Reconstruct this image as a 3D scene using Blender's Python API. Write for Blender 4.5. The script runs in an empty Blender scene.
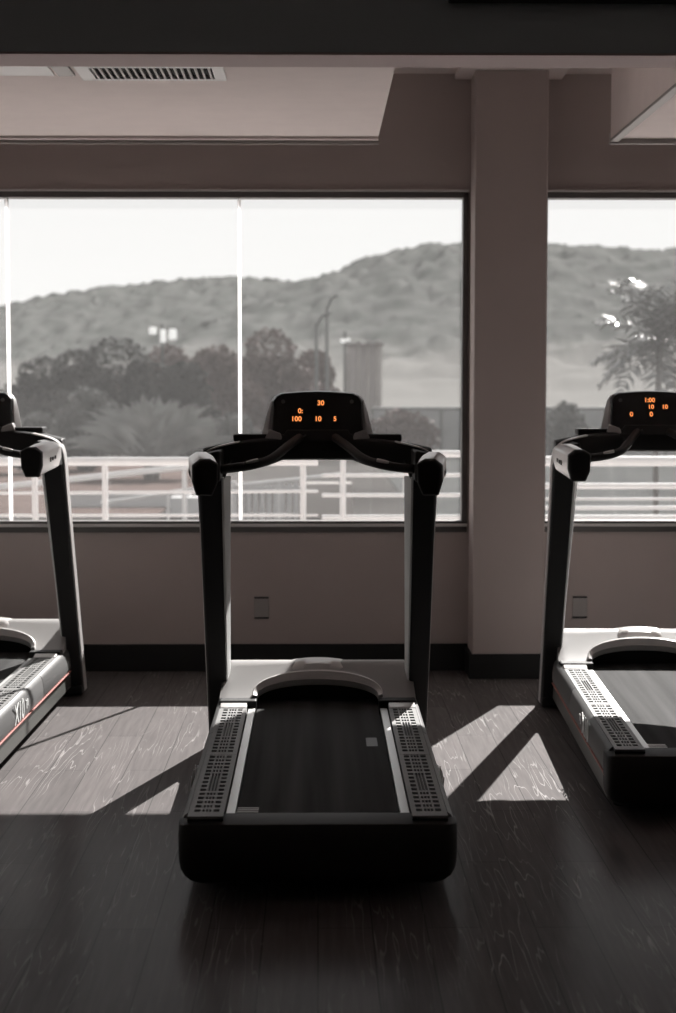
import bpy, bmesh, math, random
from mathutils import Vector, Matrix, noise
R = math.radians
random.seed(7)
scene = bpy.context.scene
COL = scene.collection

# ---------------------------------------------------------------- camera, light, exposure
cam_d = bpy.data.cameras.new('camera')
cam_d.sensor_fit = 'VERTICAL'; cam_d.sensor_height = 36.0
cam_d.lens = 1600 / 1013 * 36.0
cam_d.clip_end = 5000
cam_d.dof.use_dof = True; cam_d.dof.focus_distance = 5.9; cam_d.dof.aperture_fstop = 3.2
cam = bpy.data.objects.new('camera', cam_d); COL.objects.link(cam)
cam.location = (0, 0, 1.5)
cam.rotation_euler = (R(90 - 4.16), 0, R(-0.734))
scene.camera = cam

world = bpy.data.worlds.new('overcast_sky'); scene.world = world
world.use_nodes = True
wn = world.node_tree; wn.nodes.clear()
wo = wn.nodes.new('ShaderNodeOutputWorld'); wb = wn.nodes.new('ShaderNodeBackground')
wt = wn.nodes.new('ShaderNodeTexCoord'); wx = wn.nodes.new('ShaderNodeSeparateXYZ')
wr = wn.nodes.new('ShaderNodeValToRGB')
wr.color_ramp.elements[0].position = 0.0; wr.color_ramp.elements[0].color = (.94, .935, .925, 1)
wr.color_ramp.elements[1].position = 0.45; wr.color_ramp.elements[1].color = (.70, .70, .715, 1)
wn.links.new(wt.outputs['Generated'], wx.inputs[0]); wn.links.new(wx.outputs['Z'], wr.inputs[0])
wn.links.new(wr.outputs[0], wb.inputs[0]); wn.links.new(wb.outputs[0], wo.inputs[0])
wb.inputs[1].default_value = 1.04

SUN = Vector((.434 * 1.20, 1.20, 1.0)).normalized()
sd = bpy.data.lights.new('sun', 'SUN'); sd.energy = 13.2; sd.angle = R(.5); sd.color = (1, .965, .94)
so = bpy.data.objects.new('sun', sd); COL.objects.link(so)
so.rotation_euler = SUN.to_track_quat('Z', 'Y').to_euler()
so.location = (5, 20, 20)

vs = scene.view_settings
vs.view_transform = 'Standard'; vs.look = 'None'; vs.gamma = 1; vs.use_curve_mapping = False
vs.exposure = 0.0

# ---------------------------------------------------------------- materials
def mat(name, col, rough=.5, metal=0, spec=.5, bump=0, bscale=200, var=0, vscale=8, coat=0):
    m = bpy.data.materials.new(name); m.use_nodes = True
    nt = m.node_tree; b = nt.nodes['Principled BSDF']
    c = (col[0], col[1], col[2], 1) if not isinstance(col, (int, float)) else (col, col, col, 1)
    b.inputs['Base Color'].default_value = c
    b.inputs['Roughness'].default_value = rough
    b.inputs['Metallic'].default_value = metal
    b.inputs['Specular IOR Level'].default_value = spec
    b.inputs['Coat Weight'].default_value = coat
    tc = nt.nodes.new('ShaderNodeTexCoord')
    if var:
        n = nt.nodes.new('ShaderNodeTexNoise'); n.inputs['Scale'].default_value = vscale
        n.inputs['Detail'].default_value = 6
        r = nt.nodes.new('ShaderNodeValToRGB')
        r.color_ramp.elements[0].position = .3; r.color_ramp.elements[1].position = .7
        r.color_ramp.elements[0].color = tuple(x * (1 - var) for x in c[:3]) + (1,)
        r.color_ramp.elements[1].color = tuple(min(1, x * (1 + var)) for x in c[:3]) + (1,)
        nt.links.new(tc.outputs['Object'], n.inputs['Vector'])
        nt.links.new(n.outputs['Fac'], r.inputs[0]); nt.links.new(r.outputs[0], b.inputs['Base Color'])
    if bump:
        n2 = nt.nodes.new('ShaderNodeTexNoise'); n2.inputs['Scale'].default_value = bscale
        bp = nt.nodes.new('ShaderNodeBump'); bp.inputs['Strength'].default_value = bump
        bp.inputs['Distance'].default_value = .01
        nt.links.new(tc.outputs['Object'], n2.inputs['Vector'])
        nt.links.new(n2.outputs['Fac'], bp.inputs['Height']); nt.links.new(bp.outputs[0], b.inputs['Normal'])
    return m

def emit(name, col, s):
    m = bpy.data.materials.new(name); m.use_nodes = True; nt = m.node_tree
    b = nt.nodes['Principled BSDF']; b.inputs['Base Color'].default_value = (.02, .02, .02, 1)
    b.inputs['Emission Color'].default_value = col + (1,); b.inputs['Emission Strength'].default_value = s
    return m

M = {}
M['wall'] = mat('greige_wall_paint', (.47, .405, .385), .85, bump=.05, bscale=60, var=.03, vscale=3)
M['ceiling'] = mat('pale_plaster', (.82, .725, .70), .9, var=.02)
M['beam'] = mat('charcoal_beam_paint', (.50, .565, .585), .8)
M['black'] = mat('black_plastic', .020, .55, spec=.25, bump=.05, bscale=300)
M['gloss_black'] = mat('gloss_black_screen', .010, .25, spec=.35)
M['belt'] = mat('rubber_belt', .055, .80, spec=.06, bump=.15, bscale=260, var=.6, vscale=9)
_n = M['belt'].node_tree
for _l in list(_n.links):
    if _l.to_node.type == 'TEX_NOISE' and abs(_l.to_node.inputs['Scale'].default_value - 9) < .01:
        _mp = _n.nodes.new('ShaderNodeMapping'); _mp.inputs['Scale'].default_value = (1, .03, 1)
        _n.links.new(_l.from_socket, _mp.inputs[0]); _n.links.new(_mp.outputs[0], _l.to_node.inputs['Vector']); break
M['silver'] = mat('silver_plastic', (.64, .62, .61), .28, metal=.15, spec=.5)
M['hood'] = mat('grey_hood_plastic', (.35, .342, .337), .52, spec=.35, bump=.02)
M['grey'] = mat('grey_side_plastic', (.13, .13, .13), .5, spec=.4, bump=.03)
M['steel'] = mat('grey_green_steel', (.13, .133, .124), .45, metal=.3)
M['grate'] = mat('grey_ribbed_plastic', (.22, .22, .217), .5, spec=.3)
M['alu'] = mat('bare_aluminium', (.62, .62, .61), .40, metal=.8)
M['red'] = mat('red_pinstripe', (.36, .12, .10), .45)
M['white'] = mat('white_paint', (.8, .79, .78), .5)
M['railing'] = mat('weathered_white_railing', (.44, .44, .44), .6)
M['letter'] = mat('white_lettering', (.75, .77, .76), .5)
M['skirting'] = mat('black_skirting', .014, .5, spec=.3)
M['frame'] = mat('window_frame_aluminium', (.12, .112, .108), .4, metal=.4)
M['orange'] = emit('orange_readout', (1.0, .30, .08), 1.3)
M['dimred'] = emit('dim_red_readout', (.5, .05, .04), .45)
M['dark'] = mat('vent_dark', .006, .8, spec=.1)
M['outlet'] = mat('grey_brown_outlet', (.36, .335, .32), .5)
M['concrete'] = mat('pale_terrace_concrete', (.30, .28, .265), .9, var=.12, vscale=.8)
M['bounce_terrace'] = mat('terrace_bounce_white', (.70, .655, .635), .8)  # unseen terrace surface, made pale to bounce added light up to the ceiling
M['fence'] = mat('grey_green_fence_fabric', (.27, .275, .272), .9, var=.12, vscale=1.5)
M['fencepost'] = mat('dark_fence_post', (.12, .125, .12), .7)
M['trunk'] = mat('grey_bark', (.12, .11, .10), .9)

# window glass: thin, clear, faint reflection
g = bpy.data.materials.new('window_glass'); g.use_nodes = True; nt = g.node_tree; nt.nodes.clear()
o_ = nt.nodes.new('ShaderNodeOutputMaterial'); mx = nt.nodes.new('ShaderNodeMixShader')
t_ = nt.nodes.new('ShaderNodeBsdfTransparent'); t_.inputs[0].default_value = (.985, .985, .98, 1)
gl = nt.nodes.new('ShaderNodeBsdfGlossy'); gl.inputs['Roughness'].default_value = .02
fr = nt.nodes.new('ShaderNodeFresnel'); fr.inputs[0].default_value = 1.25
nt.links.new(fr.outputs[0], mx.inputs[0]); nt.links.new(t_.outputs[0], mx.inputs[1]); nt.links.new(gl.outputs[0], mx.inputs[2])
dm = nt.nodes.new('ShaderNodeMixShader'); dm.inputs[0].default_value = .016
dt = nt.nodes.new('ShaderNodeBsdfTranslucent'); dt.inputs[0].default_value = (.9, .9, .9, 1)
nt.links.new(mx.outputs[0], dm.inputs[1]); nt.links.new(dt.outputs[0], dm.inputs[2])
nt.links.new(dm.outputs[0], o_.inputs[0])
M['glass'] = g   # lightly dusty pane; its translucent veil also stands in for outdoor haze
# translucent white silicone joint
g = bpy.data.materials.new('white_glass_joint'); g.use_nodes = True; nt = g.node_tree; nt.nodes.clear()
o_ = nt.nodes.new('ShaderNodeOutputMaterial'); mx = nt.nodes.new('ShaderNodeMixShader'); mx.inputs[0].default_value = .08
t_ = nt.nodes.new('ShaderNodeBsdfTranslucent'); t_.inputs[0].default_value = (.97, .97, .97, 1)
d_ = nt.nodes.new('ShaderNodeBsdfDiffuse'); d_.inputs[0].default_value = (.9, .9, .9, 1)
nt.links.new(t_.outputs[0], mx.inputs[1]); nt.links.new(d_.outputs[0], mx.inputs[2]); nt.links.new(mx.outputs[0], o_.inputs[0])
M['joint'] = g

# wood plank floor
g = bpy.data.materials.new('embossed_wood_planks'); g.use_nodes = True; nt = g.node_tree
N = nt.nodes.new; L = nt.links.new; b = nt.nodes['Principled BSDF']
tc = N('ShaderNodeTexCoord')
rot = N('ShaderNodeMapping'); rot.inputs['Rotation'].default_value = (0, 0, R(90)); L(tc.outputs['Object'], rot.inputs[0])
br = N('ShaderNodeTexBrick'); L(rot.outputs[0], br.inputs[0])
br.inputs['Scale'].default_value = 1; br.inputs['Brick Width'].default_value = 1.25; br.inputs['Row Height'].default_value = .152
br.inputs['Mortar Size'].default_value = .0022; br.inputs['Mortar Smooth'].default_value = .3; br.inputs['Bias'].default_value = 0
br.inputs['Color1'].default_value = (.092, .082, .081, 1); br.inputs['Color2'].default_value = (.116, .103, .102, 1)
br.inputs['Mortar'].default_value = (.045, .041, .040, 1)
# long grain: strongly stretched distorted waves
mp = N('ShaderNodeMapping'); mp.inputs['Scale'].default_value = (1, .055, 1); L(tc.outputs['Object'], mp.inputs[0])
ns = N('ShaderNodeTexNoise'); ns.inputs['Scale'].default_value = 11; ns.inputs['Detail'].default_value = 3; L(mp.outputs[0], ns.inputs['Vector'])
mul = N('ShaderNodeMath'); mul.operation = 'MULTIPLY'; mul.inputs[1].default_value = 12; L(ns.outputs['Fac'], mul.inputs[0])
fra = N('ShaderNodeMath'); fra.operation = 'FRACT'; L(mul.outputs[0], fra.inputs[0])
gr = N('ShaderNodeValToRGB'); e = gr.color_ramp.elements
e[0].position = .0; e[0].color = (0, 0, 0, 1); e[1].position = 1; e[1].color = (0, 0, 0, 1)
e2 = gr.color_ramp.elements.new(.42); e2.color = (0, 0, 0, 1)
e2 = gr.color_ramp.elements.new(.5); e2.color = (1, 1, 1, 1)
e2 = gr.color_ramp.elements.new(.58); e2.color = (0, 0, 0, 1)
L(fra.outputs[0], gr.inputs[0])
mk = N('ShaderNodeTexNoise'); mk.inputs['Scale'].default_value = 2.6; mk.inputs['Detail'].default_value = 4
mp2 = N('ShaderNodeMapping'); mp2.inputs['Scale'].default_value = (1.6, .5, 1); L(tc.outputs['Object'], mp2.inputs[0]); L(mp2.outputs[0], mk.inputs['Vector'])
mr = N('ShaderNodeValToRGB'); mr.color_ramp.elements[0].position = .44; mr.color_ramp.elements[1].position = .62
L(mk.outputs['Fac'], mr.inputs[0])
gm = N('ShaderNodeMath'); gm.operation = 'MULTIPLY'; L(gr.outputs[0], gm.inputs[0]); L(mr.outputs[0], gm.inputs[1])
mixc = N('ShaderNodeMixRGB'); mixc.inputs[2].default_value = (.32, .30, .295, 1)
gf = N('ShaderNodeMath'); gf.operation = 'MULTIPLY'; gf.inputs[1].default_value = .75; L(gm.outputs[0], gf.inputs[0])
L(gf.outputs[0], mixc.inputs[0]); L(br.outputs['Color'], mixc.inputs[1])
fn = N('ShaderNodeTexNoise'); fn.inputs['Scale'].default_value = 55; fn.inputs['Detail'].default_value = 5
mp3 = N('ShaderNodeMapping'); mp3.inputs['Scale'].default_value = (1, .06, 1); L(tc.outputs['Object'], mp3.inputs[0]); L(mp3.outputs[0], fn.inputs['Vector'])
fr2 = N('ShaderNodeValToRGB'); fr2.color_ramp.elements[0].position = .3; fr2.color_ramp.elements[0].color = (.78, .78, .78, 1)
fr2.color_ramp.elements[1].position = .7; fr2.color_ramp.elements[1].color = (1.1, 1.1, 1.1, 1); L(fn.outputs['Fac'], fr2.inputs[0])
mm = N('ShaderNodeMixRGB'); mm.blend_type = 'MULTIPLY'; mm.inputs[0].default_value = 1
L(mixc.outputs[0], mm.inputs[1]); L(fr2.outputs[0], mm.inputs[2]); L(mm.outputs[0], b.inputs['Base Color'])
ad = N('ShaderNodeMath'); ad.operation = 'ADD'; L(gm.outputs[0], ad.inputs[0]); L(fn.outputs['Fac'], ad.inputs[1])
sb = N('ShaderNodeMath'); sb.operation = 'SUBTRACT'; L(ad.outputs[0], sb.inputs[0]); L(br.outputs['Fac'], sb.inputs[1])
bp = N('ShaderNodeBump'); bp.inputs['Strength'].default_value = .14; bp.inputs['Distance'].default_value = .003
L(sb.outputs[0], bp.inputs['Height']); L(bp.outputs[0], b.inputs['Normal'])
rl = N('ShaderNodeMapRange'); rl.inputs['To Min'].default_value = .85; rl.inputs['To Max'].default_value = .6; L(gm.outputs[0], rl.inputs['Value'])
L(rl.outputs[0], b.inputs['Roughness']); b.inputs['Specular IOR Level'].default_value = .22; b.inputs['Coat Weight'].default_value = .22; b.inputs['Coat Roughness'].default_value = .22; L(bp.outputs[0], b.inputs['Coat Normal'])
M['floor'] = g

# hillside: forest above, dry pale meadow in patches low down (real ground cover)
g = bpy.data.materials.new('forested_hillside'); g.use_nodes = True; nt = g.node_tree
N = nt.nodes.new; L = nt.links.new; b = nt.nodes['Principled BSDF']; b.inputs['Roughness'].default_value = 1; b.inputs['Specular IOR Level'].default_value = 0
tc = N('ShaderNodeTexCoord'); n1 = N('ShaderNodeTexNoise'); n1.inputs['Scale'].default_value = .11; n1.inputs['Detail'].default_value = 8
L(tc.outputs['Object'], n1.inputs['Vector'])
r1 = N('ShaderNodeValToRGB'); r1.color_ramp.elements[0].position = .35; r1.color_ramp.elements[0].color = (.070, .074, .070, 1)
r1.color_ramp.elements[1].position = .65; r1.color_ramp.elements[1].color = (.105, .106, .103, 1); L(n1.outputs['Fac'], r1.inputs[0])
sx = N('ShaderNodeSeparateXYZ'); L(tc.outputs['Object'], sx.inputs[0])
n2 = N('ShaderNodeTexNoise'); n2.inputs['Scale'].default_value = .02; n2.inputs['Detail'].default_value = 5; L(tc.outputs['Object'], n2.inputs['Vector'])
ma = N('ShaderNodeMath'); ma.operation = 'MULTIPLY_ADD'; ma.inputs[1].default_value = 16; L(n2.outputs['Fac'], ma.inputs[0]); L(sx.outputs['Z'], ma.inputs[2])
mg = N('ShaderNodeMapRange'); mg.inputs['From Min'].default_value = 15; mg.inputs['From Max'].default_value = 21
mg.inputs['To Min'].default_value = 1; mg.inputs['To Max'].default_value = 0; L(ma.outputs[0], mg.inputs['Value'])
mxc = N('ShaderNodeMixRGB'); mxc.inputs[2].default_value = (.150, .148, .142, 1); L(mg.outputs[0], mxc.inputs[0]); L(r1.outputs[0], mxc.inputs[1])
L(mxc.outputs[0], b.inputs['Base Color'])
M['hill'] = g

def leafmat(name, c1, c2, rough=.8, spec=.1):
    m = bpy.data.materials.new(name); m.use_nodes = True; nt = m.node_tree; N = nt.nodes.new; L = nt.links.new
    b = nt.nodes['Principled BSDF']; b.inputs['Roughness'].default_value = rough; b.inputs['Specular IOR Level'].default_value = spec
    tc = N('ShaderNodeTexCoord'); n = N('ShaderNodeTexNoise'); n.inputs['Scale'].default_value = 1.3; n.inputs['Detail'].default_value = 5
    L(tc.outputs['Object'], n.inputs['Vector'])
    r = N('ShaderNodeValToRGB'); r.color_ramp.elements[0].position = .35; r.color_ramp.elements[1].position = .65
    r.color_ramp.elements[0].color = c1 + (1,); r.color_ramp.elements[1].color = c2 + (1,)
    L(n.outputs['Fac'], r.inputs[0]); L(r.outputs[0], b.inputs['Base Color'])
    return m
M['leaf_dark'] = leafmat('dark_leaves', (.030, .032, .029), (.060, .061, .057))
M['leaf_mid'] = leafmat('grey_green_leaves', (.085, .088, .084), (.14, .143, .138))
M['leaf_pale'] = leafmat('pale_blade_leaves', (.15, .155, .15), (.23, .235, .225))
M['leaf_red'] = leafmat('russet_leaves', (.10, .078, .073), (.165, .130, .122))
M['leaf_gloss'] = leafmat('glossy_leaves', (.08, .084, .08), (.12, .122, .118), .28, .8)

# ---------------------------------------------------------------- mesh helpers
class MB:
    def __init__(s): s.v = []; s.f = []; s.m = []
    def add(s, vs, fs, mi=0):
        o = len(s.v); s.v += [tuple(v) for v in vs]
        s.f += [tuple(i + o for i in f) for f in fs]; s.m += [mi] * len(fs); return s
    def box(s, x0, x1, y0, y1, z0, z1, mi=0):
        return s.add([(x0,y0,z0),(x1,y0,z0),(x1,y1,z0),(x0,y1,z0),(x0,y0,z1),(x1,y0,z1),(x1,y1,z1),(x0,y1,z1)],
                     [(0,3,2,1),(4,5,6,7),(0,1,5,4),(1,2,6,5),(2,3,7,6),(3,0,4,7)], mi)
    def rings(s, rr, mi=0, close=True, caps=True):
        n = len(rr[0]); vs = [p for r in rr for p in r]; fs = []
        for i in range(len(rr) - 1):
            for j in range(n if close else n - 1):
                a = i * n + j; b = i * n + (j + 1) % n
                fs.append((a, b, b + n, a + n))
        if caps and close:
            fs.append(tuple(range(n))[::-1]); fs.append(tuple((len(rr) - 1) * n + k for k in range(n)))
        return s.add(vs, fs, mi)
    def tube(s, pts, r, n=12, mi=0, sx=1, sy=1):
        pts = [Vector(p) for p in pts]; rr = []
        rad = r if isinstance(r, (list, tuple)) else [r] * len(pts)
        up = Vector((0, 0, 1))
        for i, p in enumerate(pts):
            t = (pts[min(i + 1, len(pts) - 1)] - pts[max(i - 1, 0)]).normalized()
            u = up if abs(t.z) < .95 else Vector((0, 1, 0))
            a = t.cross(u).normalized(); b = a.cross(t).normalized()
            rr.append([p + (a * math.cos(2 * math.pi * k / n) * sx + b * math.sin(2 * math.pi * k / n) * sy) * rad[i] for k in range(n)])
        return s.rings(rr, mi)
    def build(s, name, mats, parent=None, bevel=0, smooth=True, segs=2, loc=None):
        me = bpy.data.meshes.new(name); me.from_pydata(s.v, [], s.f)
        for m in (mats if isinstance(mats, (list, tuple)) else [mats]): me.materials.append(m)
        for p, mi in zip(me.polygons, s.m): p.material_index = mi
        bm = bmesh.new(); bm.from_mesh(me); bmesh.ops.recalc_face_normals(bm, faces=bm.faces); bm.to_mesh(me); bm.free()
        o = bpy.data.objects.new(name, me); COL.objects.link(o)
        if parent: o.parent = parent
        if loc: o.location = loc
        if bevel:
            md = o.modifiers.new('bevel', 'BEVEL'); md.width = bevel; md.segments = segs; md.limit_method = 'ANGLE'; md.angle_limit = R(35)
        if smooth:
            for p in me.polygons: p.use_smooth = True
            try: me.set_sharp_from_angle(angle=R(38))
            except Exception: pass
        return o

def tag(o, label=None, cat=None, group=None, kind=None):
    if label: o['label'] = label
    if cat: o['category'] = cat
    if group: o['group'] = group
    if kind: o['kind'] = kind
    return o
def empty(name, loc, rz=0):
    o = bpy.data.objects.new(name, None); COL.objects.link(o); o.location = loc; o.rotation_euler = (0, 0, rz); o.empty_display_size = .1
    return o
def struct(name, mb, m, **k):
    return tag(mb.build(name, m, **k), kind='structure')
def spline(pts, n=8):
    pts = [Vector(p) for p in pts]; out = []
    P = [pts[0]] + pts + [pts[-1]]
    for i in range(1, len(P) - 2):
        p0, p1, p2, p3 = P[i-1], P[i], P[i+1], P[i+2]
        for k in range(n):
            t = k / n
            out.append(.5 * ((2*p1) + (-p0+p2)*t + (2*p0-5*p1+4*p2-p3)*t*t + (-p0+3*p1-3*p2+p3)*t**3))
    out.append(pts[-1]); return out
def text_mesh(name, s, size, m, parent, mw, depth=.0008, shear=0, bold=0):
    cu = bpy.data.curves.new(name + '_curve', 'FONT'); cu.body = s; cu.size = size; cu.extrude = depth
    cu.align_x = 'CENTER'; cu.align_y = 'CENTER'; cu.shear = shear; cu.offset = bold
    tmp = bpy.data.objects.new('tmp', cu); COL.objects.link(tmp)
    bpy.context.view_layer.update()
    dg = bpy.context.evaluated_depsgraph_get()
    me = bpy.data.meshes.new_from_object(tmp.evaluated_get(dg))
    bpy.data.objects.remove(tmp); bpy.data.curves.remove(cu)
    me.name = name; me.materials.clear(); me.materials.append(m)
    o = bpy.data.objects.new(name, me); COL.objects.link(o); o.parent = parent; o.matrix_local = mw
    return o

# ---------------------------------------------------------------- room shell
YW = 8.5                        # inner face of the window wall
XL, XR, YB, ZC = -7.0, 6.5, -5.0, 3.15
SILL, HEAD = .757, 2.535
struct('floor', MB().box(XL, XR, YB, YW + .2, -.1, 0), M['floor'], smooth=False)
struct('ceiling', MB().box(XL, XR, YB, YW + .2, ZC, ZC + .12), M['ceiling'], smooth=False)
LW0, LW1, RW0, RW1 = -5.30, .795, 1.185, 5.9
w = MB(); T = .14
w.box(XL, XR, YW, YW + T, 0, SILL); w.box(XL, XR, YW, YW + T, HEAD, ZC)
w.box(XL, LW0, YW, YW + T, SILL, HEAD); w.box(LW1, RW0, YW, YW + T, SILL, HEAD); w.box(RW1, XR, YW, YW + T, SILL, HEAD)
struct('wall_window', w, M['wall'], smooth=False)
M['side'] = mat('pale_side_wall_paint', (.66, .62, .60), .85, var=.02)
struct('wall_left', MB().box(XL - .12, XL, YB, YW + T, 0, ZC), M['side'], smooth=False)
struct('wall_right', MB().box(XR, XR + .12, YB, YW + T, 0, ZC), M['side'], smooth=False)
struct('wall_rear', MB().box(XL, XR, YB - .12, YB, 0, ZC), M['side'], smooth=False)
# pillar with its small cornice
struct('wall_pillar', MB().box(.805, 1.178, YW - .25, YW, 0, ZC), M['wall'], bevel=.008, smooth=False)
struct('trim_1', MB().box(.72, 1.28, YW - .33, YW, 3.12, ZC - .002), M['ceiling'], bevel=.006, smooth=False)
# skirting
bz = .145
struct('baseboard_window', MB().box(XL, .803, YW - .018, YW, 0, bz).box(1.18, XR, YW - .018, YW, 0, bz), M['skirting'], bevel=.003, smooth=False)
struct('baseboard_pillar', MB().box(.787, 1.196, YW - .268, YW - .25, 0, .13).box(.787, .805, YW - .25, YW - .018, 0, .13)
       .box(1.178, 1.196, YW - .25, YW - .018, 0, .13), M['skirting'], bevel=.003, smooth=False)
# ceiling beam near the viewer and the dropped plaster islands
struct('trim_2', MB().box(XL, XR, 5.50, 5.71, 2.638, ZC), [M['beam']], smooth=False)
struct('trim_7', MB().box(XL, XR, 5.503, 5.71, 2.630, 2.6378), mat('pinkish_beam_soffit', (.62, .50, .49), .8), smooth=False)
struct('trim_3', MB().box(.44, 4.0, 5.452, 5.498, 2.80, 2.90), M['black'], bevel=.006, smooth=False)
def island(name, x0, x1):
    m = MB(); m.box(x0, x1, 5.78, 8.0, 2.74, ZC)
    for a in ((x0, x1, 7.955, 8.0), (x0, x0 + .0, 5.78, 8.0)):
        if a[1] > a[0]: m.box(a[0], a[1], a[2], a[3], 2.727, 2.74)
    return struct(name, m, M['ceiling'], smooth=False)
island('ceiling_island_left', XL + .01, .30)
m = MB(); m.box(1.45, XR - .01, 5.78, 8.0, 2.74, ZC)
struct('ceiling_island_right', m, M['ceiling'], smooth=False)
struct('trim_4', MB().box(XL + .01, .302, 8.0, 8.012, 2.71, 2.755), M['outlet'], smooth=False)
struct('trim_5', MB().box(1.448, 1.49, 5.78, 8.0, 2.724, 2.739).box(1.448, XR - .01, 8.0, 8.03, 2.715, 2.77), M['outlet'], bevel=.003, smooth=False)

# windows: frames, glass panes, white joints between the panes
def window(name, x0, x1, joints):
    f = MB(); y0, y1 = YW - .012, YW + .075; t = .028
    f.box(x0, x1, y0, y1, HEAD - t, HEAD + .012); f.box(x0, x1, y0, y1, SILL - .012, SILL + .048)
    f.box(x0, x0 + t, y0, y1, SILL, HEAD); f.box(x1 - t, x1, y0, y1, SILL, HEAD)
    fr = struct(name, f, M['frame'], bevel=.002, smooth=False)
    MB().box(x0, x1, y0 - .012, y0, SILL + .018, SILL + .034).box(x0, x1, y0 - .010, y0, HEAD + .002, HEAD + .014).build('bead', M['silver'], fr, bevel=.002, smooth=False)
    ed = [x0 + t] + joints + [x1 - t]
    for a, b in zip(ed[:-1], ed[1:]):
        MB().box(a + .006, b - .006, YW + .040, YW + .048, SILL + .048, HEAD - t).build('glass_pane', M['glass'], fr, smooth=False)
    for j in joints:
        MB().box(j - .009, j + .009, YW + .034, YW + .054, SILL + .048, HEAD - t).build('pane_joint', M['joint'], fr, smooth=False)
window('window_1', LW0, LW1, [-4.09, -2.863, -1.637, -.412])
window('window_2', RW0, RW1, [2.56, 3.78, 5.0])
# outside window sill ledge and eave above the terrace
struct('trim_6', MB().box(XL, XR, YW + T, YW + T + .05, SILL - .06, SILL - .005), M['concrete'], smooth=False)

# vent, flat panel and outlets
vent = empty('ceiling_vent', (-.63, 6.40, 2.74))
tag(vent, 'white framed slotted air vent set flush in the dropped ceiling panel', 'vent')
MB().box(-.30, .27, -.20, -.165, -.012, 0).box(-.30, .27, .05, .085, -.012, 0).box(-.30, -.245, -.165, .05, -.012, 0).box(.225, .27, -.165, .05, -.012, 0).build('vent_frame', M['white'], vent, bevel=.002, smooth=False)
MB().box(-.245, .225, -.165, .05, -.002, -.0005).build('vent_backing', M['dark'], vent, smooth=False)
for k in range(18):
    x = -.232 + k * .0262
    MB().box(x - .0045, x + .0045, -.165, .05, -.012, -.003).build('slat', M['outlet'], vent, smooth=False)
pan = empty('ceiling_panel', (-1.75, 6.38, 2.74))
tag(pan, 'long pale flat panel set in the dropped ceiling left of the slotted vent', 'ceiling panel')
MB().box(-.95, .72, -.2, .02, -.010, 0).build('panel_face', M['white'], pan, bevel=.002, smooth=False)
MB().box(.735, .80, -.2, .02, -.012, 0).build('end_plate', M['outlet'], pan, bevel=.002, smooth=False)
def outlet(px, label):
    e_ = empty('wall_outlet', (px, YW, .34)); tag(e_, label, 'outlet', 'wall outlets')
    MB().box(-.04, .04, -.008, 0, -.06, .06).build('cover_plate', M['outlet'], e_, bevel=.003, smooth=False)
    for z_ in (-.058, .050):
        MB().box(-.038, .038, -.0105, -.008, z_, z_ + .008).build('cover_groove', M['skirting'], e_, smooth=False)
outlet(-.30, 'grey outlet plate on the wall seen between the uprights of the middle treadmill')
outlet(1.405, 'grey outlet plate on the wall right of the square pillar')

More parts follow.
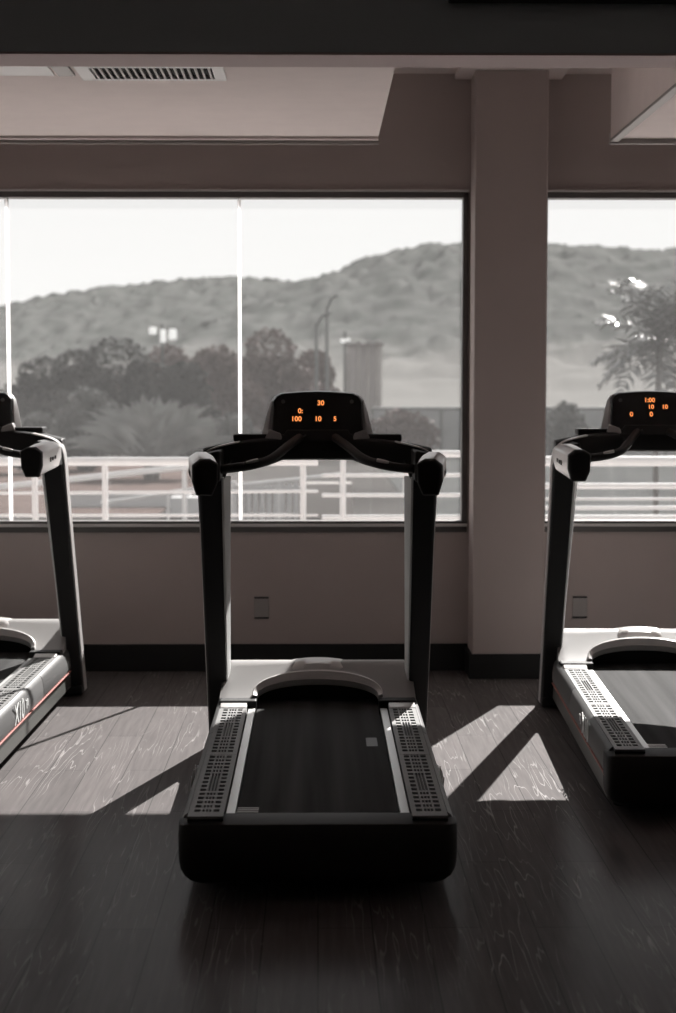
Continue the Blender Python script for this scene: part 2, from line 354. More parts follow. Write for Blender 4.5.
# ---------------------------------------------------------------- treadmill
def treadmill(loc, rz, label, lines):
    root = empty('treadmill', loc, rz); tag(root, label, 'treadmill', 'treadmills facing the window')
    zt = lambda y: .244 + .006 * y / 1.7                    # foot rail height along the machine
    # steel frame beams low on both sides, cross bars
    f = MB()
    for s in (-1, 1):
        a, b_ = sorted((s * .398, s * .355))
        f.box(a, b_, .135, 2.16, .050, .132)
    f.box(-.356, .356, 2.0, 2.10, .06, .12); f.box(-.356, .356, .2, .26, .07, .12); f.box(-.356, .356, 1.0, 1.06, .07, .12)
    f.build('base_frame', M['steel'], root, bevel=.006, smooth=False)
    for s in (-1, 1):
        for y in (.26, 2.04):
            MB().tube([(s * .33, y, 0), (s * .33, y, .075)], .028, 16).build('foot', M['black'], root)
        # outrigger carrying the upright
        MB().box(*sorted((s * .36, s * .450)), 1.98, 2.16, .012, .058).build('outrigger', M['black'], root, bevel=.008)
    MB().box(-.352, .352, .14, 1.95, .12, .205).build('deck', M['black'], root, smooth=False)
    # rear cover: full width rounded black moulding with bulging ends
    rr = []
    prof = [(.14, .236), (.075, .238), (.03, .230), (.006, .200), (.0, .150), (.006, .100), (.030, .058), (.075, .040), (.14, .038)]
    xs = [(-.413, .10), (-.411, .32), (-.405, .55), (-.393, .76), (-.375, .90), (-.345, .98), (-.30, 1.0), (0, 1.0), (.30, 1.0), (.345, .98), (.375, .90), (.393, .76), (.405, .55), (.411, .32), (.413, .10)]
    for x, k in xs:
        rr.append([(x, .14 - (.14 - y) * (.4 + .6 * k), .150 + (z - .150) * ((.82 + .18 * k) if z > .150 else (.25 + .75 * k))) for y, z in prof])
    MB().rings(rr).build('rear_cover', M['black'], root, bevel=.004)
    # running belt: closed loop round the rollers
    pts = []
    for k in range(13):
        a = math.pi / 2 + math.pi * k / 12; pts.append((.165 + .045 * math.cos(a), .183 + .045 * math.sin(a)))
    for k in range(13):
        a = -math.pi / 2 + math.pi * k / 12; pts.append((2.00 + .045 * math.cos(a), .187 + .045 * math.sin(a)))
    MB().rings([[(-.242, y, z) for y, z in pts], [(.242, y, z) for y, z in pts]]).build('running_belt', M['belt'], root)
    for s in (-1, 1):
        # bright landing strip beside the belt
        a, b_ = sorted((s * .248, s * .276))
        q = [(a, .12, .215), (b_, .12, .215), (b_, 1.70, .220), (a, 1.70, .220)]
        MB().rings([[(x, y, z) for x, y, z in q], [(x, y, z + .020) for x, y, z in q]]).build('landing_strip', M['alu'], root, bevel=.002, smooth=False)
        # ribbed foot rail
        m = MB(); x0, x1 = s * .279, s * .384
        lo, hi = sorted((x0, x1))
        def slab(xa, xb, ya, yb, dz0, dz1, mi):
            xa, xb = sorted((xa, xb))
            m.add([(xa, ya, zt(ya) + dz0), (xb, ya, zt(ya) + dz0), (xb, yb, zt(yb) + dz0), (xa, yb, zt(yb) + dz0),
                   (xa, ya, zt(ya) + dz1), (xb, ya, zt(ya) + dz1), (xb, yb, zt(yb) + dz1), (xa, yb, zt(yb) + dz1)],
                  [(0,3,2,1),(4,5,6,7),(0,1,5,4),(1,2,6,5),(2,3,7,6),(3,0,4,7)], mi)
        slab(lo, hi, .055, 1.70, -.03, -.004, 1)
        for (u0, u1) in ((0, .015), (.033, .039), (.046, .049), (.056, .059), (.066, .072), (.090, .105)):
            slab(lo + u0, lo + u1, .055, 1.70, -.004, .004, 0)
        for (c0, c1) in ((.015, .033), (.072, .090)):
            for sec in ((.10, .84), (.88, 1.63)):
                n = 15
                for k in range(n + 1):
                    y = sec[0] + (sec[1] - sec[0]) * k / n
                    slab(lo + c0, lo + c1, y - .011, y + .011, -.004, .003, 0)
        for sec in ((.10, .84), (.88, 1.63)):
            for k in range(16):
                y = sec[0] + (sec[1] - sec[0]) * k / 15
                if 5 < k < 10: continue
                slab(lo + .039, lo + .066, y - .011, y + .011, -.004, .003, 0)
        for (ya, yb) in ((.055, .10), (.84, .88), (1.63, 1.70)): slab(lo, hi, ya, yb, -.004, .0045, 0)
        m.build('foot_rail', [M['grate'], M['black']], root, smooth=False)
        # rounded side cover below the foot rail, in two lengths
        def cover(ya, yb, name):
            rr = []
            for y in (ya, ya + .012, yb - .012, yb):
                k = 0 if y in (ya, yb) else .003
                t = zt(y)
                rr.append([(s * x, y, z) for x, z in [(.36, .148), (.404 + k, .148), (.409 + k, .165), (.408 + k, .195), (.402 + k, t - .018), (.396 + k, t - .004), (.386, t + .003), (.36, t - .03)]])
            return MB().rings(rr).build(name, M['grey'], root)
        cv = cover(.10, 1.20, 'side_cover')
        cover(1.205, 1.90, 'side_cover')
        MB().box(*sorted((s * .385, s * .413)), .10, 1.90, .1395, .1460).build('pinstripe', M['red'], root, bevel=.002, smooth=False)
        # raised white lettering on the side cover
        ax = Matrix(((0, 0, s, 0), (s, 0, 0, 0), (0, 1, 0, 0), (0, 0, 0, 1)))
        mw = Matrix.Translation((s * .4125, .66, .192)) @ ax
        text_mesh('lettering', 'X10', .112, M['letter'], cv, mw, .0012, bold=.002)
        for ya, za, zb in ((.80, .180, .215), (.825, .188, .215)):
            MB().box(*sorted((s * .409, s * .4135)), ya, ya + .014, za, zb).build('mark', M['letter'], cv, smooth=False)
        # front corner cap on the rail end
        MB().rings([[(s * x, y, z) for x, z in [(.28, .225), (.384, .225), (.384, zt(y) + dz), (.28, zt(y) + dz)]] for y, dz in ((1.64, .006), (1.68, .016), (1.715, .004))]).build('rail_cap', M['silver'], root, bevel=.003)
    # safety stickers
    for k in range(3):
        MB().box(-.245, -.180, .175 + k * .022, .185 + k * .022, .2285, .2292).build('sticker', M['letter'], root, smooth=False)
    MB().box(.175, .215, 1.06, 1.20, .2300, .2306).build('sticker', M['grey'], root, smooth=False)
    # ---- motor hood with an arched opening over the belt
    hx, yb, ym, yf = .385, 1.775, 1.98, 2.25
    zl, zu = .268, .378
    nX = 48
    def arch(x, w_, h_): 
        t = min(1, abs(x) / w_); return zl + h_ * math.sqrt(max(0, 1 - t * t)) ** 1.0
    m = MB(); cols = []
    for i in range(nX + 1):
        x = -hx + 2 * hx * i / nX; e_ = max(0, (abs(x) - (hx - .02)) / .02)
        zb = arch(x, .245, .050)
        col = []
        for j in range(9):
            t = j / 8; z = zb + (zu - zb) * t
            y = yb + (ym - yb) * ((z - zl) / (zu - zl)) ** .9
            col.append((x * (1 + .025 * (1 - (z - zl) / (zu - zl))), y, z - .004 * e_))
        col.append((x, ym + .03, zu + .004 - .004 * e_)); col.append((x * .98, yf - .06, zu - .03)); col.append((x * .97, yf, .24)); col.append((x * .97, yf, .06))
        cols.append(col)
    n = len(cols[0]); vs_ = [p for c in cols for p in c]; fs = []
    for i in range(nX):
        for j in range(n - 1):
            a = i * n + j; fs.append((a, a + n, a + n + 1, a + 1))
    m.add(vs_, fs)
    for c_ in (0, nX):      # side walls
        base = [cols[c_][0]] + cols[c_][1:]
        m.add(base + [(cols[c_][0][0], yb, .15)], [tuple(range(len(base) + 1))])
    hood = m.build('motor_hood', M['hood'], root)
    # dark throat behind the arch and the black gasket below the hood
    MB().box(-.33, .33, 1.93, 1.95, .10, .33).build('throat', M['black'], root, smooth=False)
    for s in (-1, 1):
        MB().box(*sorted((s * .244, s * .392)), 1.715, 1.80, .20, .268).build('hood_gasket', M['black'], root, bevel=.006, smooth=False)
    # arch lip
    pr = []
    def slope_y(z): return yb + (ym - yb) * max(0, (z - zl) / (zu - zl)) ** .9
    for k in range(33):
        a = math.pi * k / 32; x = -.250 * math.cos(a); z = zl + .053 * max(0, math.sin(a)) ** .9
        y = slope_y(z)
        nrm = Vector((0, -.55, .84)); out = Vector((-math.cos(a) * .3, .5 * math.sin(a), .75 * math.sin(a)))
        c = Vector((x, y, z))
        out = out.normalized() if out.length > .01 else Vector((1, 0, 0))
        wdt = .012 + .024 * math.sin(a)
        pr.append([c - out * .006 - nrm * .02, c - out * .006 + nrm * .012, c + out * wdt * .7 + nrm * .018, c + out * wdt + nrm * .012, c + out * wdt - nrm * .004])
    MB().rings(pr).build('arch_lip', M['silver'], hood)
    # centre badge bump on the top edge
    m = MB(); rr = []
    for k in range(15):
        t = -1 + 2 * k / 14; h = .016 * math.sqrt(max(0, 1 - t * t)) + .0005
        rr.append([(t * .105, ym - .045, zu - .028), (t * .105, ym - .03, zu - .028 + h + .01), (t * .105, ym + .02, zu + h), (t * .105, ym + .06, zu + h * .4), (t * .105, ym + .06, zu - .02)])
    m.rings(rr).build('badge', M['silver'], hood)
    D = .27
    # ---- uprights leaning back towards the runner
    ly = lambda z: 2.07 - .455 * z
    for s in (-1, 1):
        rr = []
        for z in (.02, .3, .7, 1.05, 1.20):
            w0 = .080 + .012 * z; y = ly(z)
            d = .11 - .02 * z
            rr.append([(s * (.455 - w0), y - .5 * d, z), (s * .452, y - .5 * d, z), (s * .452, y + .5 * d, z), (s * (.455 - w0), y + .5 * d, z)])
        up = MB().rings(rr).build('upright', M['black'], root, bevel=.010, segs=3)
        # silver band: up the outer side and curling in over the top to the tray
        path = [(.452, .02), (.454, .5), (.456, 1.0), (.458, 1.16), (.452, 1.225), (.43, 1.262), (.38, 1.285), (.30, 1.303)]
        path = spline([(x, 0, z) for x, z in path], 5); rr = []
        for i, p in enumerate(path):
            t = (path[min(i + 1, len(path) - 1)] - path[max(i - 1, 0)]).normalized()
            nn = Vector((t.z, 0, -t.x)); y = ly(min(p.z, 1.2)) + max(0, .42 - p.x) * .45 * (1 if p.z > 1.1 else 0)
            h0 = .055 if p.z < 1.1 else .06
            a_ = p + nn * .002; b__ = p - nn * .004
            rr.append([(s * a_.x, y - .02, a_.z), (s * a_.x, y + h0, a_.z), (s * b__.x, y + h0, b__.z), (s * b__.x, y - .02, b__.z)])
        MB().rings(rr).build('side_band', M['silver'], root, bevel=.003)
        xi = .455 - .092
        MB().rings([[(s * (.455 - .080 - .012 * z - o), ly(z) + dy, z) for o, dy in ((-.004, -.046), (.004, -.044), (.006 + .018 * z, .042), (-.004, .045))] for z in (.04, .6, 1.17)]).build('inner_band', M['letter'], root, bevel=.002, smooth=False)
        # arm reaching back to the runner: silver shell, black end cap
        def hexa(y, k, zc, hh):
            c = .392 + (y - .80) * .14; y += D
            return [(s * (c + dx * k), y, zc + dz * hh) for dx, dz in ((-.040, .42), (-.012, .56), (.022, .56), (.050, .38), (.050, -.1), (.036, -.5), (-.018, -.5), (-.036, -.15))]
        sh = MB().rings([hexa(.80, 1, 1.190, .118), hexa(.90, 1.02, 1.202, .117), hexa(1.00, 1.01, 1.211, .114), hexa(1.07, .94, 1.214, .104)]).build('arm_shell', M['silver'], root, bevel=.006)
        MB().rings([hexa(.778, .88, 1.188, .108), hexa(.786, 1.03, 1.189, .120), hexa(.806, 1.04, 1.190, .124)]).build('end_cap', M['black'], sh, bevel=.004)
        MB().box(*sorted((s * .456, s * .4605)), .90 + D, .915 + D, 1.19, 1.21).box(*sorted((s * .460, s * .4645)), .925 + D, .955 + D, 1.195, 1.21).box(*sorted((s * .464, s * .469)), .965 + D, .99 + D, 1.20, 1.215).build('emblem', M['grey'], sh, smooth=False)
        # black knuckle joining arm, upright and tray
        MB().rings([[(s * .36, y0_, 1.16), (s * .452, y0_, 1.16), (s * .452, y0_, 1.235), (s * .43, y0_, 1.262), (s * .36, y0_, 1.278)] for y0_ in (1.05 + D, 1.34 + D)]).build('knuckle', M['black'], root, bevel=.01)
        # curved grip bar with metal pulse sensor
        g_ = spline([(s * .42, 1.16 + D, 1.20), (s * .37, 1.12 + D, 1.205), (s * .31, 1.07 + D, 1.213), (s * .235, 1.07 + D, 1.225), (s * .17, 1.14 + D, 1.245), (s * .115, 1.27 + D, 1.285), (s * .07, 1.39 + D, 1.315)], 6)
        gp = MB().tube(g_, [.017] * len(g_), 12).build('grip_bar', M['black'], root)
        sp = spline([(s * .262, 1.068 + D, 1.226), (s * .245, 1.066 + D, 1.231), (s * .220, 1.074 + D, 1.236)], 4)
        MB().tube([p + Vector((0, -.012, .006)) for p in sp], .007, 10).build('pulse_sensor', M['alu'], gp)
        # diagonal strut bracket under the tray
        MB().tube([(s * .362, 1.24 + D, 1.165), (s * .335, 1.26 + D, 1.235)], .009, 8).build('bracket', M['black'], root)
    # ---- tray joining both uprights
    m = MB(); rr = []
    for i in range(33):
        x = -.44 + .88 * i / 32; a = abs(x)
        top = 1.322 - .045 * (a / .44) ** 2.2
        bot = 1.222 if a < .14 else 1.222 - .032 * math.sin(min(1, (a - .14) / .12) * math.pi / 2)
        yb_ = 1.40 + D - .12 * (a / .44) ** 2; yf_ = 1.56 + D - .16 * (a / .44) ** 2
        rr.append([(x, yb_, bot + .01), (x, yb_ - .008, (bot + top) / 2), (x, yb_ + .01, top - .008), (x, yb_ + .03, top), (x, yf_ - .01, top), (x, yf_, (bot + top) / 2), (x, yf_ - .02, bot)])
    m.rings(rr).build('console_tray', M['black'], root, bevel=.004)
    MB().box(-.330, .330, 1.41 + D, 1.52 + D, 1.300, 1.328).build('tray_lid', M['black'], root, bevel=.006, smooth=False)
    # ---- display head: silver flared shell behind, black fascia in front
    def trap(y, wb, wt, zb_, zt_, bulge=.008, r=.03):
        pts = []
        pts.append((-wb, zb_)); pts.append((wb, zb_)); pts.append((wb * .35 + wt * .65, zb_ + (zt_ - zb_) * .65)); pts.append((wt + .004, zt_ - r)); pts.append((wt - .010, zt_ - r * .35)); pts.append((wt - r, zt_))
        for k in range(1, 8):
            t = k / 8; x = (wt - r) * (1 - 2 * t); pts.append((x, zt_ + bulge * math.sin(math.pi * t)))
        pts.append((-wt + r, zt_)); pts.append((-wt + .010, zt_ - r * .35)); pts.append((-wt - .004, zt_ - r)); pts.append((-wb * .35 - wt * .65, zb_ + (zt_ - zb_) * .65))
        return pts
    def tr(y0, dy, P): # lean back with height
        return [(x, y0 + dy + (z - 1.31) * .35, z) for x, z in P]
    head = MB().rings([tr((1.42 + D), .02, trap(0, .195, .176, 1.315, 1.485)), tr((1.42 + D), .05, trap(0, .226, .182, 1.305, 1.487)), tr((1.42 + D), .085, trap(0, .218, .165, 1.305, 1.478))]).build('display_head', M['hood'], root, bevel=.003)
    fas = MB().rings([tr((1.42 + D), 0, trap(0, .176, .170, 1.325, 1.486)), tr((1.42 + D), .03, trap(0, .182, .176, 1.325, 1.490))]).build('fascia', M['gloss_black'], root, bevel=.003)
    MB().rings([[(x, y + (z - 1.31) * .35, z) for x, z in ((-.15, 1.30), (.15, 1.30), (.12, 1.345), (-.12, 1.345))] for y in (1.395 + D, 1.44 + D)]).build('fascia_lower', M['black'], root, bevel=.004)
    for s in (-1, 1):
        MB().rings([[(s * x, y + (z - 1.31) * .35, z) for x, z in ((.205, 1.312), (.135, 1.306), (.145, 1.332), (.190, 1.348))] for y in (1.395 + D, 1.45 + D)]).build('corner_foot', M['hood'], root, bevel=.004)
    tilt = Matrix.Rotation(math.atan(.35) * -1, 4, 'X')
    face = Matrix(((1, 0, 0, 0), (0, 0, -1, 0), (0, 1, 0, 0), (0, 0, 0, 1)))
    for x, z, s_, sz, mt in lines:
        mw = Matrix.Translation((x, 1.4165 + D + (z - 1.31) * .35, z)) @ tilt @ face
        text_mesh('readout', s_, sz, M[mt], fas, mw, .0006, bold=.0006)
    for x, z in ((-.135, 1.455), (.135, 1.455)):
        MB().tube([(x, 1.4175 + D + (z - 1.31) * .35, z), (x, 1.409 + D + (z - 1.31) * .35, z)], .008, 12).build('button', M['grey'], fas)
    # safety key cord hanging on the fascia
    MB().tube(spline([(-.045, 1.40 + D, 1.325), (-.085, 1.385 + D, 1.30), (-.125, 1.36 + D, 1.275), (-.15, 1.33 + D, 1.25)], 5), .0035, 8).build('safety_cord', M['grey'], root)
    return root

px = lambda d: d / 252
digC = [(.013, 1.449, '30', .028, 'orange'), (-.067, 1.418, '0:', .028, 'orange'), (-.083, 1.387, '100', .028, 'orange'),
        (.002, 1.387, '10', .028, 'orange'), (.069, 1.387, '5', .026, 'orange'), (.0, 1.338, '-----', .018, 'dimred')]
digR = [(-.005, 1.455, '1:00', .028, 'orange'), (.0, 1.425, '10', .027, 'orange'), (.062, 1.425, '10', .027, 'orange'),
        (-.088, 1.392, '0', .030, 'orange'), (.0, 1.392, '0', .030, 'orange'), (.03, 1.345, '---', .018, 'dimred')]
treadmill((0, 4.58, 0), 0, 'black treadmill in the middle, nearest the viewer, its console in full view', digC)
treadmill((1.420, 5.43, 0), R(-2.4), 'treadmill at the right edge, cut by the frame, its belt and hood in the sun', digR)
treadmill((-1.635, 5.79, 0), R(-.9), 'treadmill at the left edge, cut by the frame, with white lettering and red pinstripe', digC)

# ---------------------------------------------------------------- outside
# px/py of the photograph to a world point on the plane at distance Y (used for far scenery only)
def at(x, y, Y):
    return (x - 317.5) * Y / 1600, 1.5 - (y - 390) * Y / 1600
struct('terrace_ground', MB().box(-30, 30, YW + T, 16, -.3, -.02), M['bounce_terrace'], smooth=False)
G = -1.0
m = MB(); nx, ny = 40, 24
gm = mat('park_ground', (.060, .057, .055), 1.0, spec=0, var=.35, vscale=.15)
m.box(-260, 260, 16, 340, G - .3, G)
struct('park_ground', m, gm, smooth=False)
court = MB().box(-14, -3.2, 32, 54, G, G + .02)
struct('clay_court', court, mat('clay_surface', (.095, .074, .068), 1.0, spec=0, var=.12, vscale=.6), smooth=False)
struct('hard_court', MB().box(2.0, 24, 30, 58, G, G + .02), mat('court_surface', (.065, .067, .066), 1.0, spec=0, var=.2, vscale=.5), smooth=False)

def hill(name, Y0, Y1, ridge, seed, foot=-1.0, amp=1.6, x0=-380, x1=380):
    nx, ny = 420, 90; vs_ = []; fs = []
    for j in range(ny + 1):
        v = j / ny; Y = Y0 + (Y1 - Y0) * v * 1.25
        for i in range(nx + 1):
            X = x0 + (x1 - x0) * i / nx
            xp = 317.5 + X * 1600 / Y1
            zr = ridge(xp)
            t = min(1, v * 1.25); pf = t * t * (3 - 2 * t) * .55 + t * .45
            z = foot + (zr - foot) * pf
            if v > .8: z = zr - (v - .8) * 120
            z += amp * 1.6 * noise.noise(Vector((X * .09 + seed, Y * .09, 0))) * min(1, v * 5) + amp * 1.7 * noise.noise(Vector((X * .26, Y * .20, seed))) * min(1, v * 5)
            z += 1.0 * noise.noise(Vector((X * .012, Y * .015, seed + 3))) * min(1, v * 2) * (1 - max(0, (t - .7) / .3))
            vs_.append((X, Y, z))
    for j in range(ny):
        for i in range(nx):
            a = j * (nx + 1) + i; fs.append((a, a + 1, a + nx + 2, a + nx + 1))
    return struct(name, MB().add(vs_, fs), M['hill'])
def interp(tab):
    def f(x):
        if x <= tab[0][0]: return tab[0][1]
        for (a, b_), (c, d) in zip(tab[:-1], tab[1:]):
            if x <= c:
                t = (x - a) / (c - a); t = t * t * (3 - 2 * t) * .5 + t * .5
                return b_ + (d - b_) * t
        return tab[-1][1]
    return f
f1 = interp([(-600, 345), (-100, 330), (12, 312), (60, 299), (120, 288), (150, 287), (190, 281), (240, 279), (290, 284), (400, 300), (900, 330)])
f2 = interp([(-600, 400), (60, 398), (180, 350), (240, 310), (290, 285), (330, 272), (380, 254), (430, 244), (470, 240), (548, 245), (620, 249), (676, 251), (900, 262), (1400, 290)])
hill('far_hill', 420, 900, lambda x: 1.5 + (390 - f1(x)) * 900 / 1600, 1.0)
hill('near_hill', 230, 600, lambda x: 1.5 + (390 - (f2(x) + 4)) * 600 / 1600, 5.0, amp=1.4)

# white terrace railings just beyond the glass
def railing(name, label, Y, x0p, x1p, bars, posts, r=.016, pbot=540):
    X0 = at(x0p, 0, Y)[0]; X1 = at(x1p, 0, Y)[0]; xm = (X0 + X1) / 2
    root = empty(name, (xm, Y, -.02)); tag(root, label, 'railing', 'white terrace railings')
    for ya, yb_, rr_ in bars:
        MB().tube([(X0 - xm, 0, at(0, ya, Y)[1] + .02), (X1 - xm, 0, at(0, yb_, Y)[1] + .02)], rr_, 10).build('rail', M['railing'], root)
    for p in posts:
        X = at(p, 0, Y)[0]
        MB().tube([(X - xm, 0, 0), (X - xm, 0, at(0, bars[0][0], Y)[1] + .02)], .024, 10).build('post', M['railing'], root)
    return root
railing('terrace_railing', 'white tube railing seen behind the left and middle treadmills, with a thick top bar', 13.0, -420, 318,
        [(461, 461, .036), (495, 491, .012), (515, 515, .012)], [-380, -240, -110, 35, 105, 303])
railing('terrace_railing', 'white railing of four level bars seen just left of the square pillar', 13.6, 322, 505,
        [(453, 454, .030), (475, 475, .016), (495, 495, .016), (517, 517, .020)], [343, 495])
railing('terrace_railing', 'white railing of level bars seen through the window right of the pillar', 14.2, 512, 1150,
        [(461, 461, .046), (486, 486, .026), (499, 499, .012), (508, 508, .018), (518, 518, .026)], [720, 900, 1100])
# ramp hand rails climbing to the right
def ramp(Y, pa, pb, r, label):
    a = at(*pa, Y); b_ = at(*pb, Y)
    root = empty('ramp_handrail', (a[0], Y, G)); tag(root, label, 'handrail', 'white ramp handrails')
    MB().tube([(0, 0, a[1] - G), (b_[0] - a[0], 0, b_[1] - G)], r, 10).build('rail', M['railing'], root)
    for t in (.03, .5, .97):
        X = (b_[0] - a[0]) * t; MB().tube([(X, 0, 0), (X, 0, a[1] - G + (b_[1] - a[1]) * t)], r * .8, 8).build('post', M['railing'], root)
ramp(17.5, (-60, 493), (192, 466), .035, 'white sloping ramp handrail rising to the right behind the left treadmill')
ramp(19.0, (100, 503), (236, 482), .022, 'thin lower white handrail sloping up towards the middle treadmill')
ramp(21.0, (212, 488), (345, 474), .028, 'white sloping handrail seen under the console of the middle treadmill')
# white picket fence
pf = empty('picket_fence', (at(262, 0, 30)[0], 30, G)); tag(pf, 'white picket fence seen between the uprights of the middle treadmill', 'fence')
for k in range(13):
    MB().box(-.76 + k * .127 - .035, -.76 + k * .127 + .035, -.01, .01, 0, .78).build('picket', M['railing'], pf, smooth=False)
MB().box(-.8, .8, .01, .03, .62, .70).box(-.8, .8, .01, .03, .12, .18).build('fence_rail', M['railing'], pf, smooth=False)
MB().box(.2, .85, .2, .5, 0, 1.35).build('gate_pier', M['railing'], pf, smooth=False) if False else None
# low white walls and kerbs in the park beyond
def kerb(x0p, x1p, yp, Y, h, mtn='railing', d=.4, name='low_wall', label='', cat='wall'):
    X0, z = at(x0p, yp, Y); X1 = at(x1p, yp, Y)[0]
    o = MB().box(X0, X1, Y, Y + d, G, z).build(name, M[mtn], smooth=False, bevel=.02); tag(o, label, cat); return o
kerb(60, 190, 493, 34, .3, label='low white kerb wall along the reddish court at left')
kerb(300, 352, 483, 31, .3, mtn='concrete', label='low pale wall right of the white picket fence')
kerb(170, 215, 497, 31.5, .3, label='short white block wall left of the picket fence')
# notice board, white with red head
nb = empty('notice_board', (at(411, 0, 18)[0], 18, G)); tag(nb, 'small white notice board with red head beside the right upright of the middle treadmill', 'sign')
zz = at(0, 497, 18)[1] - G
MB().box(-.09, .09, -.01, .01, zz, zz + .20).build('board', M['railing'], nb, smooth=False)
MB().box(-.07, .07, -.012, .008, zz + .20, zz + .285).build('board_head', M['red'], nb, smooth=False)
MB().tube([(0, .02, 0), (0, .02, zz + .05)], .015, 8).build('post', M['fencepost'], nb)

# court fence with wind screen
def cfence(x0p, x1p, Y, top, step, label):
    X0 = at(x0p, 0, Y)[0]; X1 = at(x1p, 0, Y)[0]; xm = (X0 + X1) / 2
    root = empty('court_fence', (xm, Y, G)); tag(root, label, 'fence', 'court fences')
    zt_ = at(0, top, Y)[1] - G
    MB().box(X0 - xm, X1 - xm, -.01, .01, .15, zt_ - .05).build('wind_screen', M['fence'], root, smooth=False)
    MB().tube([(X0 - xm, 0, zt_), (X1 - xm, 0, zt_)], .05, 8).build('top_rail', M['fencepost'], root)
    x = X0
    while x <= X1:
        MB().tube([(x - xm, -.04, 0), (x - xm, -.04, zt_)], .045, 8).build('post', M['fencepost'], root); x += step
cfence(372, 520, 60, 408, 1.3, 'grey-green court fence with dark posts just left of the pillar')
cfence(545, 1000, 58, 408, 2.2, 'grey-green court fence seen through the window right of the pillar')

# court light poles with slanted lamp heads
def lightpole(x, top, Y, dx, dz, label):
    X, Z = at(x, top, Y)
    r_ = empty('floodlight_pole', (X, Y, G)); tag(r_, label, 'light pole', 'court light poles')
    h = Z - G
    MB().tube([(0, 0, 0), (0, 0, h)], [.09, .055], 10).build('pole', M['fencepost'], r_)
    MB().tube([(0, 0, h - .1), (dx * .5, 0, h + dz * .75), (dx, 0, h + dz)], .055, 8).build('arm', M['fencepost'], r_)
    MB().rings([[(dx * .75 + k * dx * .55, y, h + dz * .9 + zz_ + k * dz * .12) for y, zz_ in ((-.16, -.05), (.16, -.05), (.16, .07), (-.16, .07))] for k in (0, 1)]).build('lamp_head', M['fencepost'], r_, bevel=.02, smooth=False)
lightpole(316.5, 324, 60, .40, .36, 'left and lower of the two dark court light poles above the middle console')
lightpole(327, 308, 62, .32, .42, 'right and taller of the two dark court light poles above the middle console')
# lit floodlight banks
def bank(x, y, Y, offs, label):
    X, Z = at(x, y, Y); r_ = empty('floodlight_bank', (X, Y, G)); tag(r_, label, 'floodlight', 'lit floodlight banks')
    MB().tube([(0, .15, 0), (0, .15, Z - G + .5)], [.1, .06], 8).build('mast', M['leaf_mid'], r_)
    for ox, oz, w_, h_ in offs:
        MB().box(ox - w_ / 2, ox + w_ / 2, -.05, .12, Z - G + oz - h_ / 2, Z - G + oz + h_ / 2).build('lamp', emit('floodlight_lens', (1, 1, 1), 1.1) if 'lens' not in M else M['lens'], r_, bevel=.12, segs=4)
M['lens'] = emit('floodlight_lens', (1, .99, .97), .85)
bank(163, 335, 75, [(-.42, .18, .34, .34), (.05, -.06, .26, .62), (.50, .02, .36, .50)], 'bank of three bright floodlights over the trees left of the middle treadmill')
bank(345, 341, 85, [(-.10, 0, .3, .22), (.18, .06, .2, .16)], 'small pair of bright floodlights above and right of the two court light poles')
# pale building with vertical piers
bd = empty('pavilion', (at(357, 0, 110)[0], 110, G)); tag(bd, 'pale building with white vertical piers behind the court light poles', 'building')
zz = at(0, 340, 110)[1] - G
MB().box(-.7, 1.7, .3, 4, 0, zz - .4).build('wall', mat('pavilion_wall', (.5, .47, .46), .9), bd, smooth=False)
for k, (x_, w_) in enumerate(((-.6, .22), (.1, .3), (.75, .26), (1.4, .36))):
    MB().box(x_ - w_ / 2, x_ + w_ / 2, 0, .3, 0, zz - (.1 if k else .9)).build('pier', M['concrete'], bd, smooth=False)
MB().box(-.8, 1.8, -.1, 4.1, zz - .4, zz - .25).build('roof', mat('pavilion_roof', (.18, .16, .155), .9), bd, smooth=False)

# trees
def leafcloud(blobs, n, size, up=.0, seed=0):
    rnd = random.Random(seed); m = MB(); tot = sum(b[3] * b[4] for b in blobs)
    for (cx, cy, cz, rx, rz_) in blobs:
        k = int(n * rx * rz_ / tot)
        for _ in range(k):
            while True:
                d = Vector((rnd.uniform(-1, 1), rnd.uniform(-1, 1), rnd.uniform(-1, 1)))
                if .25 < d.length <= 1: break
            d = d.normalized() * (d.length ** .45)
            lump = 1 + .22 * noise.noise(d * 2.6 + Vector((cx, cz, seed)))
            p = Vector((cx + d.x * rx * lump, cy + d.y * rx * .7 * lump, cz + d.z * rz_ * lump))
            a = Vector((rnd.gauss(0, 1), rnd.gauss(0, 1), rnd.gauss(0, 1))).normalized()
            b_ = a.cross(Vector((rnd.gauss(0, 1), rnd.gauss(0, 1), rnd.gauss(0, 1)))).normalized()
            s_ = size * rnd.uniform(.6, 1.3)
            m.add([p - a * s_ * .5, p + b_ * s_ * .35, p + a * s_ * .6, p - b_ * s_ * .35], [(0, 1, 2, 3)])
    return m
TS = [0]
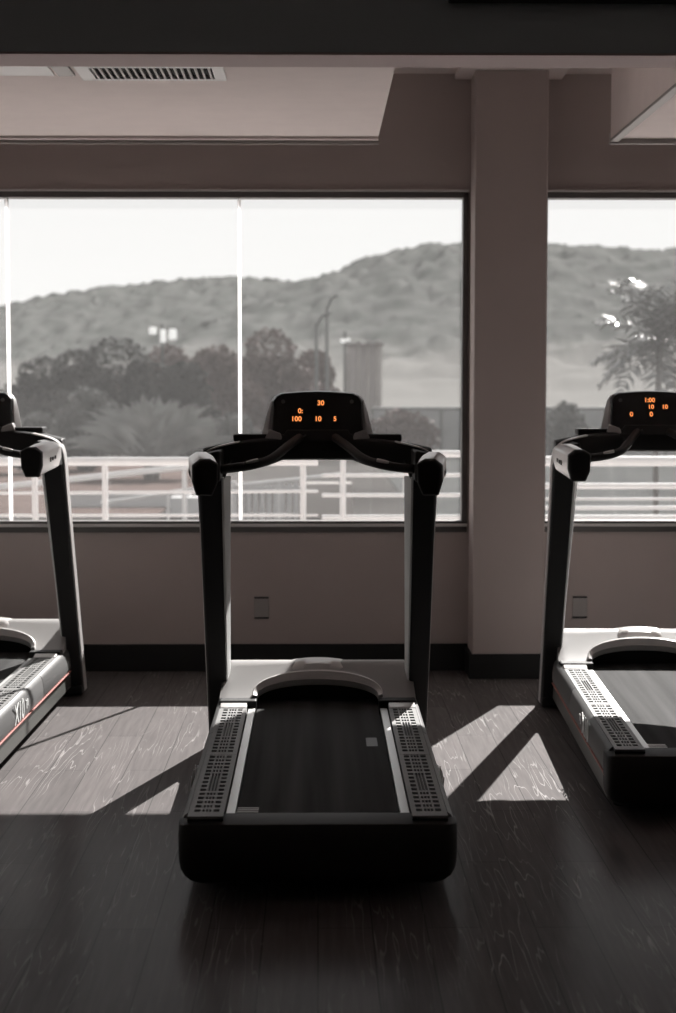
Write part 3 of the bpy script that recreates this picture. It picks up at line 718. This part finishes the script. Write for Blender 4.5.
def tree(x, top, bot, wpx, Y, mk_, label, group=None, n=9000, name='tree', cat='tree', size=None):
    TS[0] += 1; rnd = random.Random(TS[0] * 13)
    X, zt_ = at(x, top, Y); _, zb_ = at(x, bot, Y); W = wpx * Y / 1600
    root = empty(name, (X, Y, G)); tag(root, label, cat, group)
    zt_ -= G; zb_ -= G; H = zt_ - zb_
    bl = []
    for k in range(9):
        u = rnd.uniform(-1, 1); v = rnd.uniform(0, 1)
        rx = W * rnd.uniform(.17, .27); rz_ = min(rx, H * .3)
        cz = zb_ + rz_ + (H - 2 * rz_) * v * math.sqrt(max(0, 1 - (u * .85) ** 2))
        bl.append((u * (W / 2 - rx), rnd.uniform(-.3, .3) * W * .5, cz, rx, rz_))
    bl.append((0, 0, zt_ - W * .16, W * .22, W * .16)); bl.append((0, 0, zb_ + H * .4, W * .36, H * .40))
    leafcloud(bl, n, size or .0030 * Y, seed=TS[0]).build('foliage', M[mk_], root, smooth=False)
    t = MB().tube([(0, 0, 0), (.03 * W, 0, zb_ + H * .3), (0, 0, zb_ + H * .75)], [W * .035, W * .025, W * .01], 8)
    for s in (-1, 1): t.tube([(0, 0, zb_ + H * .15), (s * W * .14, .05, zb_ + H * .4), (s * W * .24, 0, zb_ + H * .62)], [W * .02, W * .014, W * .006], 6)
    t.build('trunk', M['trunk'], root)
    return root
tree(-70, 365, 470, 170, 74, 'leaf_dark', 'dark bushy tree beyond the left window edge')
tree(44, 358, 470, 110, 62, 'leaf_dark', 'dark round tree above the left treadmill arm, leftmost of the dark trees', 'dark trees', n=13000)
tree(78, 350, 470, 100, 73, 'leaf_dark', 'dark tree between the leftmost and the tallest of the dark trees', 'dark trees', n=12000)
tree(118, 339, 470, 140, 66, 'leaf_dark', 'tallest dark tree, left of the bank of three floodlights', 'dark trees', n=16000)
tree(186, 362, 470, 90, 61, 'leaf_dark', 'dark tree seen directly below the bank of three floodlights', 'dark trees', n=12000)
tree(168, 346, 420, 96, 90, 'leaf_red', 'distant russet tree crown behind the dark trees, under the floodlights', 'russet trees')
tree(218, 346, 470, 104, 72, 'leaf_red', 'russet tree just left of the white glass joint at mid window', 'russet trees', n=12000)
tree(270, 330, 470, 116, 76, 'leaf_red', 'tallest russet tree, left of the two court light poles', 'russet trees', n=14000)
tree(314, 350, 470, 70, 80, 'leaf_red', 'russet tree behind the two court light poles', 'russet trees')
tree(398, 409, 462, 90, 57, 'leaf_red', 'low russet bush in front of the court fence left of the pillar', 'russet trees', n=4000)
tree(88, 388, 470, 84, 50, 'leaf_mid', 'grey-green shrub in front of the dark trees, left of the spiky bush', n=7000, name='shrub', cat='shrub')
tree(40, 412, 472, 70, 48, 'leaf_mid', 'low grey-green shrub behind the left treadmill arm', n=5000, name='shrub', cat='shrub')
tree(235, 412, 470, 80, 55, 'leaf_mid', 'low grey-green shrub under the russet trees left of the middle console', n=5000, name='shrub', cat='shrub')
tree(566, 402, 462, 60, 56, 'leaf_mid', 'low grey-green tree behind the right treadmill arm', n=4000)
def spiky(x, base, top, wpx, Y, mk_, label, n=520):
    X, zt_ = at(x, top, Y); _, zb_ = at(x, base, Y); W = wpx * Y / 1600
    r_ = empty('spiky_bush', (X, Y, G)); tag(r_, label, 'shrub'); H = zt_ - zb_; zb_ -= G
    rnd = random.Random(int(x)); m = MB()
    for k in range(n):
        a = rnd.uniform(-1.35, 1.35); b_ = rnd.uniform(-.8, .8); Lh = H * rnd.uniform(.65, 1.05) * (1 - .12 * abs(a))
        d = Vector((math.sin(a) * W / H * .55, math.sin(b_) * .5, math.cos(a) * .9 + .1)); base_ = Vector((rnd.gauss(0, W * .10), rnd.gauss(0, W * .08), zb_ + rnd.uniform(-.1, .2) * H))
        side = Vector((math.cos(a), .2, -math.sin(a))).normalized() * .07
        p1 = base_ + d * Lh * .5; p2 = base_ + d * Lh * .85 + Vector((0, 0, -.04 * H)); p3 = base_ + d * Lh + Vector((math.sin(a) * .1 * W, 0, -.12 * H * abs(a)))
        m.add([base_ - side * .5, base_ + side * .5, p1 + side, p1 - side, p2 + side * .8, p2 - side * .8, p3], [(0, 1, 2, 3), (3, 2, 4, 5), (5, 4, 6)])
    m.build('blades', M[mk_], r_, smooth=False)
    MB().tube([(0, 0, 0), (0, 0, zb_ + .3)], [.25, .18], 10).build('trunk', M['trunk'], r_)
spiky(152, 452, 402, 124, 45, 'leaf_pale', 'pale spiky bush with fanned blades above the white railing')
# glossy palm outside the right window
def palm(x, y, Y, label):
    X, Z = at(x, y, Y); r_ = empty('palm_tree', (X, Y, G)); tag(r_, label, 'palm'); h = Z - G
    MB().tube(spline([(.02, 0, 0), (.0, 0, h * .5), (.04, 0, h)], 6), .045, 10).build('trunk', M['trunk'], r_)
    rnd = random.Random(5)
    for k in range(34):
        a = 2 * math.pi * k / 34 + rnd.uniform(-.1, .1); el = rnd.uniform(-.35, 1.45); Lf = rnd.uniform(.95, 1.35)
        h_ = Vector((math.cos(a), math.sin(a), 0)); pts = []
        for j in range(9):
            t = j / 8; ang = el - t * .85
            pts.append((pts[-1] if pts else Vector((.04, 0, h))) + (h_ * math.cos(ang) + Vector((0, 0, math.sin(ang)))) * (Lf / 8 if j else .02))
        m = MB(); m.tube(pts, [.010 - .001 * j for j in range(9)], 5)
        for j in range(1, 9):
            for sub in (0, .5):
                i0 = j - 1; p = pts[i0].lerp(pts[j], sub + .25); tdir = (pts[j] - pts[i0]).normalized()
                sd_ = tdir.cross(Vector((0, 0, 1))).normalized()
                for s in (-1, 1):
                    Ll = .34 * math.sin(math.pi * (.18 + .8 * (j - 1 + sub) / 8)) + .05
                    q = p + (sd_ * s * .75 + tdir * .55 + Vector((0, 0, -.12 + rnd.uniform(-.6, .5)))).normalized() * Ll
                    w_ = tdir * .030
                    mid = p.lerp(q, .5) + Vector((0, 0, .02))
                    m.add([p - w_ * .4, p + w_ * .4, mid + w_, mid - w_, q], [(0, 1, 2, 3), (3, 2, 4)])
        m.build('frond', M['leaf_gloss'], r_, smooth=False)
palm(657, 342, 24, 'palm tree with glinting glossy fronds outside the right window')
